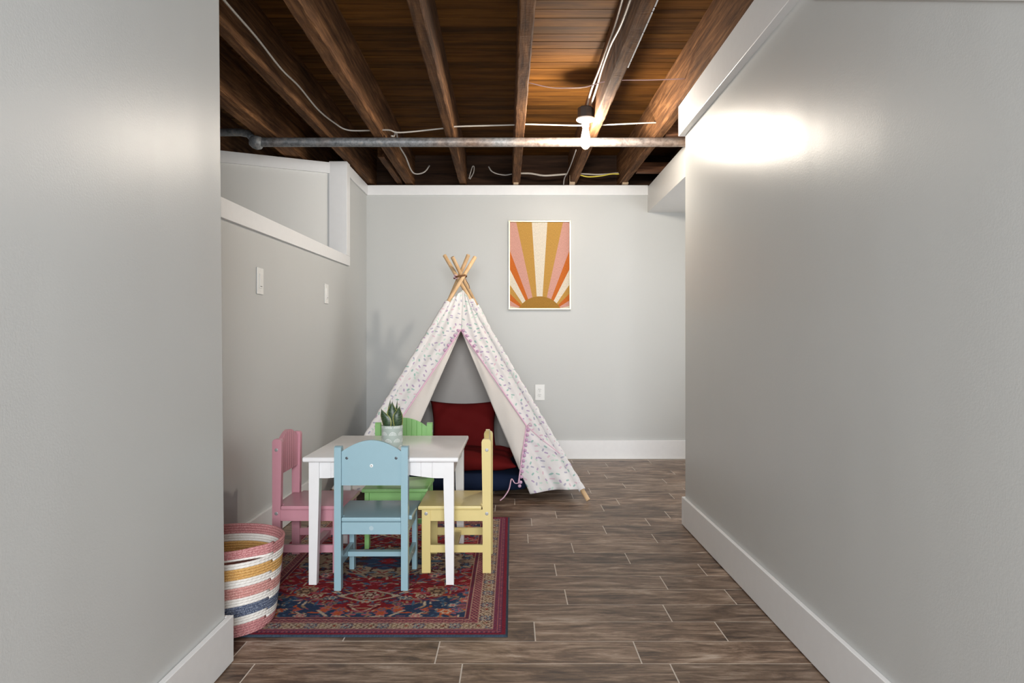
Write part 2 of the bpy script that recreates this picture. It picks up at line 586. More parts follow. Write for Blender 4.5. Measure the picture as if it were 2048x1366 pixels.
# near left wall: leans a hair, as the photo shows
g = G()
zs = [0, 2.40]
xs = [XNL, XNL - 0.022]
vs_ = []
for z, xf in zip(zs, xs):
    vs_ += [(-1.21, -1.6, z), (xf, -1.6, z), (xf, YNL, z), (-1.21, YNL, z)]
g.add(vs_, [(3, 2, 1, 0), (4, 5, 6, 7), (0, 1, 5, 4), (1, 2, 6, 5), (2, 3, 7, 6), (3, 0, 4, 7)])
struct(rounded(g.make('wall_left_front', 'wall')), 'grey painted near wall at the left edge beside the basket', 'wall')
# right wall: its top follows a stair slope near the camera
poly = [(-1.6, 0), (YR, 0), (YR, 2.03), (2.115, 2.03), (2.06, 1.976), (1.223, 1.563), (0.35, 1.132), (-1.6, 1.132)]
struct(rounded(G().prism(poly, 0, XR, XR + 0.13).make('wall_right', 'wall')), 'grey painted right wall with a glossy highlight, low white baseboard', 'wall')
struct(G().box(XH, XH + 0.1, 2.4, YB + 0.1, 0, HT + 0.3).make('wall_side', 'wall'), 'grey painted wall of the side passage behind the right wall', 'wall')
struct(G().box(XR + 0.13, XH + 0.1, 2.3, 2.4, 0, HT + 0.3).make('wall_front', 'wall'), 'grey wall closing the side passage out of view', 'wall')
# set-back slanting upper panel above the ledge
A = Vector((-1.285, 4.934, 0))
D = Vector((-0.64, -0.305, 0)).normalized()
Nn = Vector((D.y, -D.x, 0))               # away from the room
if Nn.y < 0:
    Nn = -Nn
def slant(t0, t1, n0, n1, z0, z1):
    g = G()
    P = [A + D * t + Nn * n for t, n in ((t0, n0), (t1, n0), (t1, n1), (t0, n1))]
    g.add([(p.x, p.y, z) for z in (z0, z1) for p in P], [(3, 2, 1, 0), (4, 5, 6, 7), (0, 1, 5, 4), (1, 2, 6, 5), (2, 3, 7, 6), (3, 0, 4, 7)])
    return g
struct(slant(0, 2.3, 0, 0.08, 1.46, 2.215).make('wall_upper_left', 'panel'), 'pale set-back upper wall panel above the white ledge', 'wall')
# rim board above the walls, shade put into its wood colour
struct(G().box(-3.3, XH + 0.1, YB + 0.12, YB + 0.2, 2.0, 2.6).make('wall_rim', 'rim'), 'shade-darkened wooden rim board behind the joist ends', 'wall')
struct(G().box(-3.4, -3.3, 2.0, YB + 0.2, 0, 2.6).make('wall_light_stop', 'rim'), 'added unseen dark wall stopping world light at the far end of the ledge', 'wall')  # added out of view to keep world light off the ledge

# ------------------------------------------------------------------ baseboards and trim
BH = 0.146
struct(G().bbox(XL, XH, YB - 0.016, YB, 0.003, 0.152, 0.002).make('baseboard_back', 'white'), 'white baseboard along the back wall', 'baseboard')
struct(G().bbox(XL, XL + 0.015, YNL + 0.01, YB - 0.018, 0.003, 0.150, 0.002).make('baseboard_left', 'white'), 'white baseboard along the alcove left wall', 'baseboard')
g = G().bbox(XR - 0.015, XR, -1.6, YR - 0.006, 0.004, BH, 0.002)
g.bbox(XR - 0.015, XR + 0.13, YR - 0.006, YR + 0.009, 0.004, BH, 0.002)
struct(g.make('baseboard_right', 'white'), 'white baseboard running along the right wall', 'baseboard')
g = G().bbox(XNL, XNL + 0.0165, -1.6, YNL + 0.015, 0.003, 0.139, 0.002)
g.bbox(-1.16, XNL, YNL, YNL + 0.015, 0.003, 0.139, 0.002)
struct(g.make('baseboard_left_front', 'white'), 'white baseboard of the near left wall beside the basket', 'baseboard')
struct(G().bbox(XL, 1.10, YB - 0.014, YB, 2.137, HT, 0.002).make('trim_1', 'white'), 'white trim board along the top of the back wall', 'trim')
struct(G().bbox(XL, XL + 0.014, 5.018, YB - 0.016, 2.137, HT, 0.002).make('trim_2', 'white'), 'short white trim board along the top of the left wall', 'trim')
# ledge face board
g = G()
for_y = [(2.07, 1.438, 1.523), (5.018, 1.496, 1.563)]
x0, x1 = XL - 0.02, XL + 0.015
vs_ = []
for y, za, zb in for_y:
    vs_ += [(x0, y, za), (x1, y, za), (x1, y, zb), (x0, y, zb)]
g.add(vs_, [(0, 1, 2, 3), (7, 6, 5, 4), (0, 4, 5, 1), (1, 5, 6, 2), (2, 6, 7, 3), (3, 7, 4, 0)])
struct(g.make('trim_3', 'white'), 'long white face board of the ledge on the left wall', 'trim')
# ledge top
struct(G().prism([(-3.3, 2.07), (XL - 0.021, 2.07), (XL - 0.021, 4.93), (A.x, 4.93), (-3.3, 3.97)], 2, 1.44, 1.50).make('trim_4', 'white'),
       'white ledge top behind the face board', 'trim')
g = G().bbox(A.x - 0.005, XL + 0.0155, 4.917, 4.937, 1.564, HT + 0.006, 0.002)
g.bbox(XL, XL + 0.0155, 4.937, 5.016, 1.564, HT + 0.006, 0.002)
struct(g.make('trim_5', 'white'), 'upright white corner board above the end of the ledge', 'trim')
struct(slant(0.0, 2.3, -0.016, 0, 2.140, 2.216).make('trim_6', 'white'), 'white trim board along the top of the set-back panel', 'trim')
# fascia over the right wall
g = G().bbox(XR - 0.032, XR + 0.10, 2.02, YR + 0.01, 2.020, 2.176, 0.002)
struct(g.make('trim_7', 'white'), 'white fascia board along the top of the right wall', 'trim')
g = G()
vs_ = []
for x in (XR - 0.003, XR + 0.135):
    vs_ += [(x, 2.06, 1.964), (x, 2.06, 2.019), (x, 0.35, 1.26), (x, 0.35, 1.120)]
g.add(vs_, [(0, 1, 2, 3), (7, 6, 5, 4), (0, 4, 5, 1), (1, 5, 6, 2), (2, 6, 7, 3), (3, 7, 4, 0)])
struct(g.make('trim_8', 'white'), 'sloping white board above the near right wall at the top right corner', 'trim')
struct(G().box(1.10, XH, 3.75, YB, 2.0, 2.205).make('trim_9', 'soffit'), 'boxed white beam at the top right of the back wall', 'soffit')

# ------------------------------------------------------------------ ceiling: subfloor boards and joists
ceil = G().box(-3.3, XH + 0.1, -1.7, YB + 0.2, 2.512, 2.58).make('ceiling', 'board')
struct(ceil, 'dark old plank subfloor ceiling carried on rough wooden joists', 'ceiling')
rb = random.Random(11)
y = 2.62
BW = 0.0875
ri = 0
while y < YB + 0.1:
    cuts = [-2.4, rb.choice([-1.19, -0.83, -0.385]), rb.choice([0.91, 1.36]), 1.75]
    for a, b in zip(cuts[:-1], cuts[1:]):
        dz = rb.uniform(0, 0.003)
        G().box(a + 0.0012, b - 0.0012, y, y + BW - 0.0050, HS + dz, HS + 0.019 + dz).make('board', 'board', ceil)
    y += BW

def joist(xa, xb, w, y0=-1.6, y1=YB + 0.115, z0=HJ, z1=HS - 0.0005, name='joist', mat='joist', seed=0, ya=2.61, yb=5.65):
    """joist whose left lower edge runs from xa (at ya) to xb (at yb)"""
    r = random.Random(seed)
    g = G()
    n = max(4, int((y1 - y0) / 0.05))
    vs, fs = [], []
    for i in range(n + 1):
        yy = y0 + (y1 - y0) * i / n
        x = xa + (xb - xa) * (yy - ya) / (yb - ya)
        j = lambda s=0.0022: r.uniform(-s, s)
        c = 0.006
        vs += [(x + c + j(), yy, z0 + abs(j())), (x + w - c + j(), yy, z0 + abs(j())), (x + w + j(0.0012), yy, z0 + c + j()),
               (x + w, yy, z1), (x, yy, z1), (x + j(0.0012), yy, z0 + c + j())]
    for i in range(n):
        for k in range(6):
            k2 = (k + 1) % 6
            fs.append((i * 6 + k, i * 6 + k2, (i + 1) * 6 + k2, (i + 1) * 6 + k))
    fs += [(5, 4, 3, 2, 1, 0), tuple(n * 6 + k for k in range(6))]
    g.add(vs, fs)
    return g.make(name, mat, ceil)
JO = [(-1.612, -1.560, 0.115), (-1.228, -1.178, 0.058), (-0.862, -0.868, 0.066), (-0.397, -0.427, 0.055),
      (0.030, 0.004, 0.061), (0.486, 0.464, 0.060), (0.913, 0.868, 0.062), (1.36, 1.32, 0.06), (1.80, 1.77, 0.06), (-2.03, -1.99, 0.06)]
for i, (a, b, w) in enumerate(JO):
    joist(a, b, w, seed=i)
joist(-0.935, -0.935, 0.045, 4.85, YB + 0.11, HJ + 0.003, 2.40, seed=40)
# blocking between joists on the right and a sill on the left
G().box(0.955, 1.37, 4.34, 4.40, 2.235, 2.33).make('blocking', 'blockwood', ceil)
G().box(0.945, 1.34, 5.28, 5.33, 2.235, 2.31).make('blocking', 'blockwood', ceil)
G().box(-1.60, -1.19, 5.10, 5.15, 2.225, 2.262).make('blocking', 'blockwood', ceil)
for xa, xb, za in ((0.012, 0.052, 2.219), (0.462, 0.506, 2.219), (0.888, 0.935, 2.219)):
    G().box(xa, xb, 5.60, 5.64, za, HJ + 0.004).make('shim', 'shim', ceil)
G().box(0.462, 0.504, 5.585, 5.60, 2.221, 2.285).make('shim', 'shim', ceil)
# flakes of white paint along the edge of one joist
g = G()
rp = random.Random(5)
yy = 2.55
while yy < 3.2:
    x = 0.486 + 0.060 - 0.0072 * (yy - 2.61)
    l = rp.uniform(0.02, 0.06)
    g.box(x - 0.003, x + 0.0025, yy, yy + l, HJ + 0.001, HJ + rp.uniform(0.006, 0.014))
    yy += l + rp.uniform(0, 0.015)
g.make('paint_flakes', 'white', ceil)['kind'] = 'stuff'

# ------------------------------------------------------------------ pipe
pipe = thing('water_pipe', 'old grey metal pipe crossing under the ceiling joists', 'pipe', (0, 0, 0))
PZ, PY, PR = 2.2, 4.366, 0.0285
n = 60
g = G().tube([(-1.575 + (2.9) * i / n, PY, PZ) for i in range(n + 1)], PR, 16)
g.make('pipe_run', 'pipe', pipe, 'auto')
G().lathe([(0.0, -0.040), (0.030, -0.036), (0.042, -0.012), (0.044, 0.012), (0.034, 0.036), (0.0, 0.042)], 20, (0, 0, 0)).make('elbow', 'pipe', pipe, True, (-1.600, PY, PZ)).rotation_euler = (0, PI / 2 + 0.3, 0)
G().tube([(-1.61, PY, PZ + 0.01), (-1.66, PY + 0.03, 2.262), (-1.72, PY + 0.04, 2.275), (-1.99, PY + 0.05, 2.275)], 0.024, 12).make('branch_pipe', 'pipe', pipe, True)

# ------------------------------------------------------------------ cables
def cable(label, pts, r, mat='cable', name='cable', k=6, group=None):
    o = G().tube(spline(pts, k), r, 8).make(name, mat, None, True)
    return tag(o, label, 'cable', group)
Y1 = 4.30
cable('white cable running along the left joist then across towards the lamp',
      [(-1.098, 2.30, 2.262), (-1.098, 2.66, 2.255), (-1.10, 3.0, 2.262), (-1.105, 3.34, 2.258), (-1.10, 3.6, 2.27), (-1.10, 3.95, 2.268),
       (-1.085, 4.25, 2.287), at(695, 260, 4.33), at(740, 261, Y1 + .02), at(777, 260, Y1), at(801, 265, Y1), at(884, 257, Y1), at(913, 253, Y1),
       at(1025, 250, Y1), at(1051, 248.5, Y1), at(1157, 251, Y1), at(1203, 250, Y1), at(1300, 245.6, Y1), (0.90, Y1, 2.30)], 0.0048)
cable('pair of drooping white cable ends hanging beyond the pipe', [at(783, 272, 4.34), at(788, 272, 4.38), at(792, 264, 4.45), at(799, 292, 4.62), at(811, 313, 4.8), at(821, 338, 5.0), at(829, 347, 5.12),
      at(841, 347, 5.2), at(851, 342, 5.24), at(859, 331, 5.26)], 0.0052, 'greycable')
cable('left of the two white cables feeding the lamp', [(0.462, 2.3, 2.390), (0.462, 2.8, 2.388), (0.466, 3.13, 2.380), (0.464, 3.40, 2.385), (0.458, 3.63, 2.378), (0.446, 3.83, 2.362), (0.440, 3.96, 2.345), (0.436, 4.035, 2.3185)], 0.0056)
cable('right of the two white cables feeding the lamp', [(0.468, 2.3, 2.305), (0.468, 2.78, 2.303), (0.466, 3.0, 2.308), (0.462, 3.26, 2.338), (0.460, 3.55, 2.343), (0.461, 3.76, 2.336), (0.460, 3.92, 2.331), (0.456, 4.02, 2.3185)], 0.0056)
cable('thin pink wire strung between joists in front of the lamp', [(0.085, 3.55, 2.27), at(1100, 175, 3.56), at(1137, 176, 3.57), at(1171, 174, 3.58), at(1206, 164, 3.6), at(1243, 160.5, 3.6), at(1300, 160, 3.61), at(1371, 157.6, 3.62)], 0.0026, 'pinkwire', 'wire')
cable('grey wire loop hanging left of the middle joist at the back', [at(938, 357, 5.4), at(941, 345, 5.42), at(945, 333, 5.44), at(948, 334, 5.45), at(947, 345, 5.44), at(940, 358, 5.4)], 0.004, 'greycable')
cable('grey cable sagging to the middle joist at the back', [at(977, 333, 5.40), at(983, 342, 5.42), at(994, 347.5, 5.45), at(1010, 350, 5.45), at(1024, 348, 5.45)], 0.0048, 'greycable')
cable('white cable between the middle joist and the lamp joist at the back', [at(1040, 346.5, 5.45), at(1062, 347, 5.45), at(1086, 351, 5.45), at(1110, 350, 5.45), at(1134, 348, 5.45)], 0.0072)
cable('white cable right of the lamp joist at the back', [at(1155, 347, 5.45), at(1175, 348, 5.46), at(1200, 349, 5.46), at(1237, 346, 5.45)], 0.006)
cable('yellow cable right of the lamp joist at the back', [at(1160, 350, 5.43), at(1176, 353.5, 5.43), at(1200, 352, 5.43), at(1222, 348, 5.43), at(1238, 348, 5.43)], 0.005, 'yellowcable')
cable('thin grey wire running down the lamp joist to the back wall', [at(1152, 300, 4.6), at(1143, 326, 5.0), at(1135, 345, 5.35), at(1129, 356, 5.5), at(1127, 369, 5.58)], 0.004, 'greycable', 'wire')

# ------------------------------------------------------------------ lamp
lamp = thing('ceiling_lamp', 'bare glowing bulb in a white porcelain holder under a joist', 'lamp', (0.427, 4.05, 2.07))
G().lathe([(0.040, 0.178), (0.0455, 0.182), (0.0455, 0.236), (0.040, 0.242)], 8).make('junction_box', 'boxdark', lamp)
G().lathe([(0.030, 0.160), (0.048, 0.164), (0.054, 0.170), (0.054, 0.177), (0.046, 0.1785)], 28).make('holder_flange', 'porcelain', lamp, 'auto')
G().lathe([(0.0195, 0.128), (0.022, 0.134), (0.024, 0.161)], 20).make('socket', 'porcelain', lamp, 'auto')
G().lathe([(0.0015, 0.0), (0.010, 0.002), (0.019, 0.010), (0.026, 0.024), (0.0285, 0.040), (0.0275, 0.056), (0.023, 0.080), (0.018, 0.104), (0.0155, 0.120), (0.0150, 0.131)], 24).make('bulb', 'bulb', lamp, True)
for a in (0.6, 3.7):
    G().lathe([(0.004, 0.158), (0.004, 0.163)], 8, (0.036 * math.cos(a), 0.036 * math.sin(a), 0.002)).make('screw', 'slot', lamp)

# ------------------------------------------------------------------ switches and outlet
def switch(y, z, label):
    t = thing('wall_switch', label, 'switch', (XL, y, z))
    G().bbox(0.0002, 0.006, -0.041, 0.041, -0.062, 0.062, 0.0025).make('plate', 'plastic', t)
    rk = G().bbox(0.004, 0.0095, -0.0165, 0.0165, -0.034, 0.034, 0.0015).make('rocker', 'plastic', t)
    G().box(0.0093, 0.0100, -0.012, 0.012, -0.026, -0.0235).make('indicator', 'slot', rk)
    for s in (-0.048, 0.048):
        G().bbox(0.005, 0.0068, -0.003, 0.003, s - 0.003, s + 0.003, 0.001).make('screw', 'plastic', t)
switch(3.257, 1.235, 'white wall switch nearer the camera on the left wall')
switch(4.425, 1.255, 'white wall switch farther back on the left wall near the corner')
t = thing('wall_outlet', 'white double wall outlet on the back wall right of teepee', 'outlet', (0.2255, YB, 0.540))
G().bbox(-0.039, 0.039, -0.006, -0.0002, -0.064, 0.064, 0.0025).make('plate', 'plastic', t)
for s in (-0.0215, 0.0215):
    rc = G().lathe([(0.0165, 0.0), (0.0165, 0.0035), (0.015, 0.0045)], 20).make('receptacle', 'plastic', t)
    rc.rotation_euler = (PI / 2, 0, 0)
    rc.location = (0, -0.0045, s)
    for dx, h in ((-0.006, 0.0045), (0.006, 0.0036)):
        G().box(dx - 0.0013, dx + 0.0013, -h + 0.004, h + 0.004, 0.004, 0.0052).make('slot', 'slot', rc)
    G().lathe([(0.0026, 0.004), (0.0026, 0.0052)], 8, (0, -0.008, 0)).make('slot', 'slot', rc)
G().lathe([(0.003, 0), (0.002, 0.0015)], 8, (0, 0, 0)).make('screw', 'chrome', t).location = (0, -0.0065, 0)

# ------------------------------------------------------------------ framed print
pic = thing('framed_print', 'framed retro sunburst print of pink, gold, cream and orange rays', 'picture', (0.2235, YB, 1.570))
W2, H2, FW = 0.2525, 0.360, 0.0125
for nm, b in (('frame_side', (-W2, -W2 + FW, -H2, H2)), ('frame_side', (W2 - FW, W2, -H2, H2)), ('frame_rail', (-W2 + FW, W2 - FW, -H2, -H2 + FW)), ('frame_rail', (-W2 + FW, W2 - FW, H2 - FW, H2))):
    G().bbox(b[0], b[1], -0.030, -0.0005, b[2], b[3], 0.002).make(nm, 'frame', pic)
IW, IH = W2 - FW + 0.001, H2 - FW + 0.001
def art():
    """the flat print: rays cut by angle from the sun's centre"""
    me = bpy.data.meshes.new('print')
    # (target point of each border on the print's rim), right side, from centre outwards, mirrored on the left
    rim = [(0.063, IH), (0.189, IH), (IW, 0.118), (IW, -0.033), (IW, -0.157), (IW, -0.230), (IW, -0.285), (IW, -0.330)]
    cols = ['g', 'p', 'o', 'c', 'g', 'o', 'p', 'c']
    vs, fs, mi = [], [], []
    names = list(ART)
    def quad(pts, col):
        o = len(vs)
        vs.extend([(p[0], -0.012, p[1]) for p in pts])
        fs.append(tuple(range(o, o + len(pts))))
        mi.append(names.index(col))
    # the sun: a flat arc; where each border meets it
    sr = (0.169 ** 2 + 0.097 ** 2) / (2 * 0.097)
    sz = -IH + 0.097 - sr
    on_sun = lambda x: (x, sz + math.sqrt(max(0.0, sr * sr - x * x)))
    sx = [on_sun(x) for x in (0.0235, 0.058, 0.093, 0.114, 0.138, 0.150, 0.161, 0.168)]
    quad([(-sx[0][0], sx[0][1]), (sx[0][0], sx[0][1]), rim[0], (-rim[0][0], IH)], 'c')
    for s in (1, -1):
        for i in range(8):
            a, b = sx[i], rim[i]
            if i < 7:
                c, d = rim[i + 1], sx[i + 1]
            else:
                c, d = (IW, -IH), (sx[i][0] * 0.98, -IH)
            pts = [a, b]
            if i == 1:
                pts.append((IW, IH))
            pts += [c, d]
            pts = [(s * p[0], max(p[1], -IH)) for p in pts]
            quad(pts if s > 0 else pts[::-1], cols[i])
    # sun
    pts = [on_sun(-0.169 + 0.338 * i / 40) for i in range(41)]
    o = len(vs)
    vs.extend([(p[0], -0.0123, max(p[1], -IH)) for p in pts])
    fs.append(tuple(range(o, o + len(pts))))
    mi.append(names.index('s'))
    me.from_pydata(vs, [], fs)
    for k in names:
        me.materials.append(ART[k])
    me.polygons.foreach_set('material_index', mi)
    o = bpy.data.objects.new('print', me)
    COL.objects.link(o)
    o.parent = pic
art()
G().box(-IW, IW, -0.0115, -0.004, -IH, IH).make('backing', ART['c'], pic)

# ------------------------------------------------------------------ rug
def build_rug():
    X0, X1, Y0, Y1 = -1.052, -0.0135, 2.246, 3.766
    nx, ny = 330, 484
    gx, gy = np.meshgrid(np.linspace(0, X1 - X0, nx), np.linspace(0, Y1 - Y0, ny))
    Wd, Ln = X1 - X0, Y1 - Y0
    cxm, cym = Wd / 2, Ln / 2
    ax, ay = np.abs(gx - cxm), np.abs(gy - cym)          # mirrored fourfold
    d = np.minimum(np.minimum(gx, Wd - gx), np.minimum(gy, Ln - gy))
    rng = np.random.RandomState(4)
    C = lambda *c: np.array(c, dtype=float)
    RED, DRED, NAVY, CREAM, ORA, PINK, BLUE, BRN, PURP, TAN = (C(0.24, 0.018, 0.024), C(0.11, 0.012, 0.020), C(0.030, 0.050, 0.10), C(0.50, 0.39, 0.28),
        C(0.48, 0.10, 0.035), C(0.42, 0.11, 0.13), C(0.07, 0.13, 0.20), C(0.07, 0.035, 0.03), C(0.13, 0.045, 0.09), C(0.33, 0.21, 0.12))
    col = np.zeros(gx.shape + (3,))
    def put(mask, c):
        col[mask] = c
    # field
    hx, hy = cxm - 0.150, cym - 0.150
    step = 0.012 * np.sign(np.sin(ax * 95))
    put(np.ones_like(gx, bool), NAVY)
    dia = ay + 0.62 * np.maximum(ax - 0.03, 0) + 0.004 * step / 0.012
    put(dia < 0.575, PURP)
    put(dia < 0.562, RED)
    cream = ay + 0.42 * ax + 0.012 * np.sign(np.sin(ax * 70)) < 0.225
    cream |= (ay < 0.16) & (ax < 0.31)
    put(cream, C(0.33, 0.24, 0.165))
    put((ay + 0.55 * ax < 0.115), NAVY)
    put((ay + 0.9 * ax < 0.04), RED)
    zone = np.zeros(gx.shape, int)
    zone[dia < 0.562] = 1
    zone[cream] = 2
    # motifs: rosettes, leaves and hooks, mirrored in both axes
    pal = {0: [ORA, CREAM, PINK, ORA, BLUE, TAN], 1: [CREAM, BLUE, TAN, NAVY, DRED, PINK], 2: [BRN, DRED, NAVY, BLUE, RED, BRN]}
    def rosette(px, py, r, cs):
        q = (ax - px) ** 2 + (ay - py) ** 2
        m = q < (r * 1.2) ** 2
        an = np.arctan2(ay - py, ax - px)
        rr = np.sqrt(q) / (1 + 0.22 * np.cos(6 * an))
        put(m & (rr < r), cs[0])
        put(m & (rr < r * 0.72), cs[1])
        put(m & (rr < r * 0.40), cs[2])
    def leaf(px, py, L, w, a, c):
        u = (ax - px) * math.cos(a) + (ay - py) * math.sin(a)
        v = -(ax - px) * math.sin(a) + (ay - py) * math.cos(a)
        put((u / L) ** 2 + ((v + 0.25 * w * np.sin(u / L * 3)) / w) ** 2 < 1, c)
    infield = (ax < hx) & (ay < hy)
    keep = col.copy()
    def zone_at(px, py):
        i = int(np.clip((cxm + px) / Wd * (nx - 1), 0, nx - 1))
        j = int(np.clip((cym + py) / Ln * (ny - 1), 0, ny - 1))
        return zone[j, i]
    for _ in range(420):
        px, py = rng.uniform(0, hx), rng.uniform(0, hy)
        z = zone_at(px, py)
        c = pal[z][rng.randint(6)]
        leaf(px, py, rng.uniform(0.008, 0.026), rng.uniform(0.0022, 0.006), rng.choice([0, PI / 2, 0.7, -0.7, 0.35, 2.4]), c)
    for _ in range(34):
        px, py = rng.uniform(0, hx), rng.uniform(0, hy)
        z = zone_at(px, py)
        p = pal[z]
        rosette(px, py, rng.uniform(0.012, 0.022), [p[rng.randint(6)], p[rng.randint(6)], p[rng.randint(6)]])
    for px, py, r, cs in ((0.25, 0.36, 0.034, [TAN, BRN, TAN]), (0.0, 0.40, 0.030, [CREAM, DRED, CREAM]), (0.0, 0.46, 0.020, [CREAM, BLUE, ORA]),
                          (0.13, 0.43, 0.022, [NAVY, CREAM, BLUE]), (0.30, 0.56, 0.026, [ORA, CREAM, ORA]), (0.20, 0.60, 0.020, [CREAM, PINK, CREAM]),
                          (0.10, 0.10, 0.020, [NAVY, TAN, RED]), (0.20, 0.05, 0.024, [DRED, CREAM, NAVY])):
        rosette(px, py, r, cs)
    # cream diamond outline around the middle motif of the red field
    dd = np.abs(ax * 0.55 + np.abs(ay - 0.41))
    put((np.abs(dd - 0.062) < 0.0055) & infield, CREAM)
    put((np.abs(ax - 0.13 + (ay - 0.36) * 0.8) < 0.006) & (np.abs(ay - 0.36) < 0.025), CREAM)
    put((np.abs(ax - 0.13 + (ay - 0.575) * 0.8) < 0.007) & (np.abs(ay - 0.575) < 0.028), CREAM)
    # borders, from the edge inwards
    col[~infield] = 0
    t = np.where(np.minimum(gx, Wd - gx) < np.minimum(gy, Ln - gy), gy, gx)      # running coordinate along the side
    def band(a, b, c):
        m = (d >= a) & (d < b)
        put(m, c)
        return m
    band(0, 0.007, C(0.040, 0.060, 0.085))
    m = band(0.007, 0.021, C(0.20, 0.020, 0.038))
    m = band(0.021, 0.034, C(0.10, 0.035, 0.075))
    put(m & (np.abs(d - 0.0275) < 0.0038) & (np.sin(t * 420) > 0.1), PINK)
    m = band(0.034, 0.037, C(0.36, 0.12, 0.12))
    m = band(0.037, 0.050, C(0.20, 0.035, 0.06))
    put(m & (np.sin(t * 300) * np.sin(d * 700) > 0.3), C(0.13, 0.06, 0.12))
    m = band(0.050, 0.053, C(0.46, 0.27, 0.22))
    m = band(0.053, 0.100, C(0.15, 0.065, 0.06))
    mid = 0.0765
    for k, c in ((0.0, CREAM), (0.33, BLUE), (0.66, CREAM)):
        tt = ((t / 0.12 + k) % 1 - 0.5) * 0.12
        an = np.arctan2(d - mid, tt)
        rr = np.sqrt(tt ** 2 + (d - mid) ** 2) / (1 + 0.25 * np.cos(8 * an))
        put(m & (rr < 0.019), c)
        put(m & (rr < 0.0135), BRN if k != 0.33 else CREAM)
        put(m & (rr < 0.0095), TAN if k != 0.33 else NAVY)
        put(m & (rr < 0.0050), RED if k else CREAM)
    sp = (np.sin(t * 290 + 3 * np.sin(d * 300)) * np.sin(d * 420 + 1.0) > 0.28) & m & (col.sum(-1) < 0.30)
    put(sp, C(0.48, 0.36, 0.27))
    band(0.100, 0.1035, C(0.50, 0.32, 0.24))
    m = band(0.1035, 0.130, C(0.15, 0.035, 0.065))
    put(m & (np.sin(t * 260 + d * 400) > 0.45), C(0.34, 0.09, 0.10))
    put(m & (np.sin(t * 260 - d * 400) > 0.75), C(0.40, 0.24, 0.18))
    band(0.130, 0.134, C(0.46, 0.28, 0.21))
    m = band(0.134, 0.147, C(0.17, 0.02, 0.035))
    put(m & (np.sin(t * 350) * np.sin(d * 500) > 0.3), NAVY)
    band(0.147, 0.150, C(0.44, 0.24, 0.18))
    # woven unevenness
    col *= (0.80 + 0.4 * rng.rand(ny, nx))[..., None]
    col *= (0.93 + 0.14 * np.sin(gy * 900))[..., None]
    col = np.clip(col, 0.004, 1)
    # geometry: slab with a rolled edge
    z = 0.0062 + 0.0005 * rng.rand(ny, nx)
    z[d < 0.004] = 0.0035
    z[d < 1e-6] = 0.0006
    V = np.stack([gx + X0, gy + Y0, z], -1).reshape(-1, 3)
    i = (np.arange(ny - 1)[:, None] * nx + np.arange(nx - 1)[None]).ravel()
    Fq = np.stack([i, i + 1, i + nx + 1, i + nx], 1)
    g = G()
    g.v = [tuple(p) for p in V]
    g.f = [tuple(q) for q in Fq.tolist()]
    g.uv = [(0, 0)] * len(g.v)
    g.c = col.reshape(-1, 3)
    g.c = [tuple(p) for p in g.c]
    o = g.make('area_rug', 'rug', None, True)
    tag(o, 'red and navy oriental patterned rug under the small table', 'rug')
build_rug()
RUG = 0.0066

# ------------------------------------------------------------------ children's table
def grooved_panel(x0, x1, y_back, y_front, zb, zt, n, gd=0.003, gw=0.0035):
    """beadboard panel: boards n wide along x, grooved on the y_front face; zb, zt = functions of x"""
    xs, dep = [], []
    pitch = (x1 - x0) / n
    sub = 3
    for i in range(n):
        a, b = x0 + i * pitch, x0 + (i + 1) * pitch
        aa, bb = (a + gw / 2 if i else a), (b - gw / 2 if i < n - 1 else b)
        for s in range(sub + 1):
            xs.append(aa + (bb - aa) * s / sub)
            dep.append(0)
        if i < n - 1:
            xs.append(b)
            dep.append(1)
    sgn = 1 if y_back > y_front else -1
    vs, fs = [], []
    for x, dp in zip(xs, dep):
        yf = y_front + sgn * gd * dp
        vs += [(x, yf, zb(x)), (x, yf, zt(x)), (x, y_back, zt(x)), (x, y_back, zb(x))]
    m = len(xs)
    for i in range(m - 1):
        for k in range(4):
            k2 = (k + 1) % 4
            fs.append((i * 4 + k, i * 4 + k2, (i + 1) * 4 + k2, (i + 1) * 4 + k))
    fs += [(3, 2, 1, 0), tuple((m - 1) * 4 + k for k in range(4))]
    return G().add(vs, fs)

TX, TY = -0.5085, 3.005
tb = thing('play_table', 'small white square wooden table with beadboard apron', 'table', (TX, TY, RUG))
TW, TD, TH = 0.302, 0.315, 0.4990
G().bbox(-TW, TW, -TD, TD, TH - 0.019, TH, 0.006, 3).make('tabletop', 'table', tb, 'auto')
LX, LY = 0.262, 0.272
for sx in (-1, 1):
    for sy in (-1, 1):
        g = G()
        prof = []
        zt = TH - 0.0195
        for z, w in ((0, 0.015), (zt - 0.085, 0.020), (zt, 0.020)):
            # the two outer faces stay plumb, the inner ones taper
            xo, yo = sx * (LX + 0.020), sy * (LY + 0.020)
            xi, yi = sx * (LX + 0.020 - 2 * w), sy * (LY + 0.020 - 2 * w)
            prof.append([(xo, yo, z), (xi, yo, z), (xi, yi, z), (xo, yi, z)])
        vs = [p for q in prof for p in q]
        fs = [(0, 1, 2, 3), (11, 10, 9, 8)]
        for i in range(2):
            for k in range(4):
                k2 = (k + 1) % 4
                fs.append((i * 4 + k, i * 4 + k2, (i + 1) * 4 + k2, (i + 1) * 4 + k))
        g.add(vs, fs).make('leg', 'table', tb)
zt = TH - 0.0195
def arch(half):
    return lambda x: zt - 0.066 + 0.020 * max(0.0, math.cos(min(1.0, abs(x) / (half * 0.80)) * PI / 2)) ** 1.3
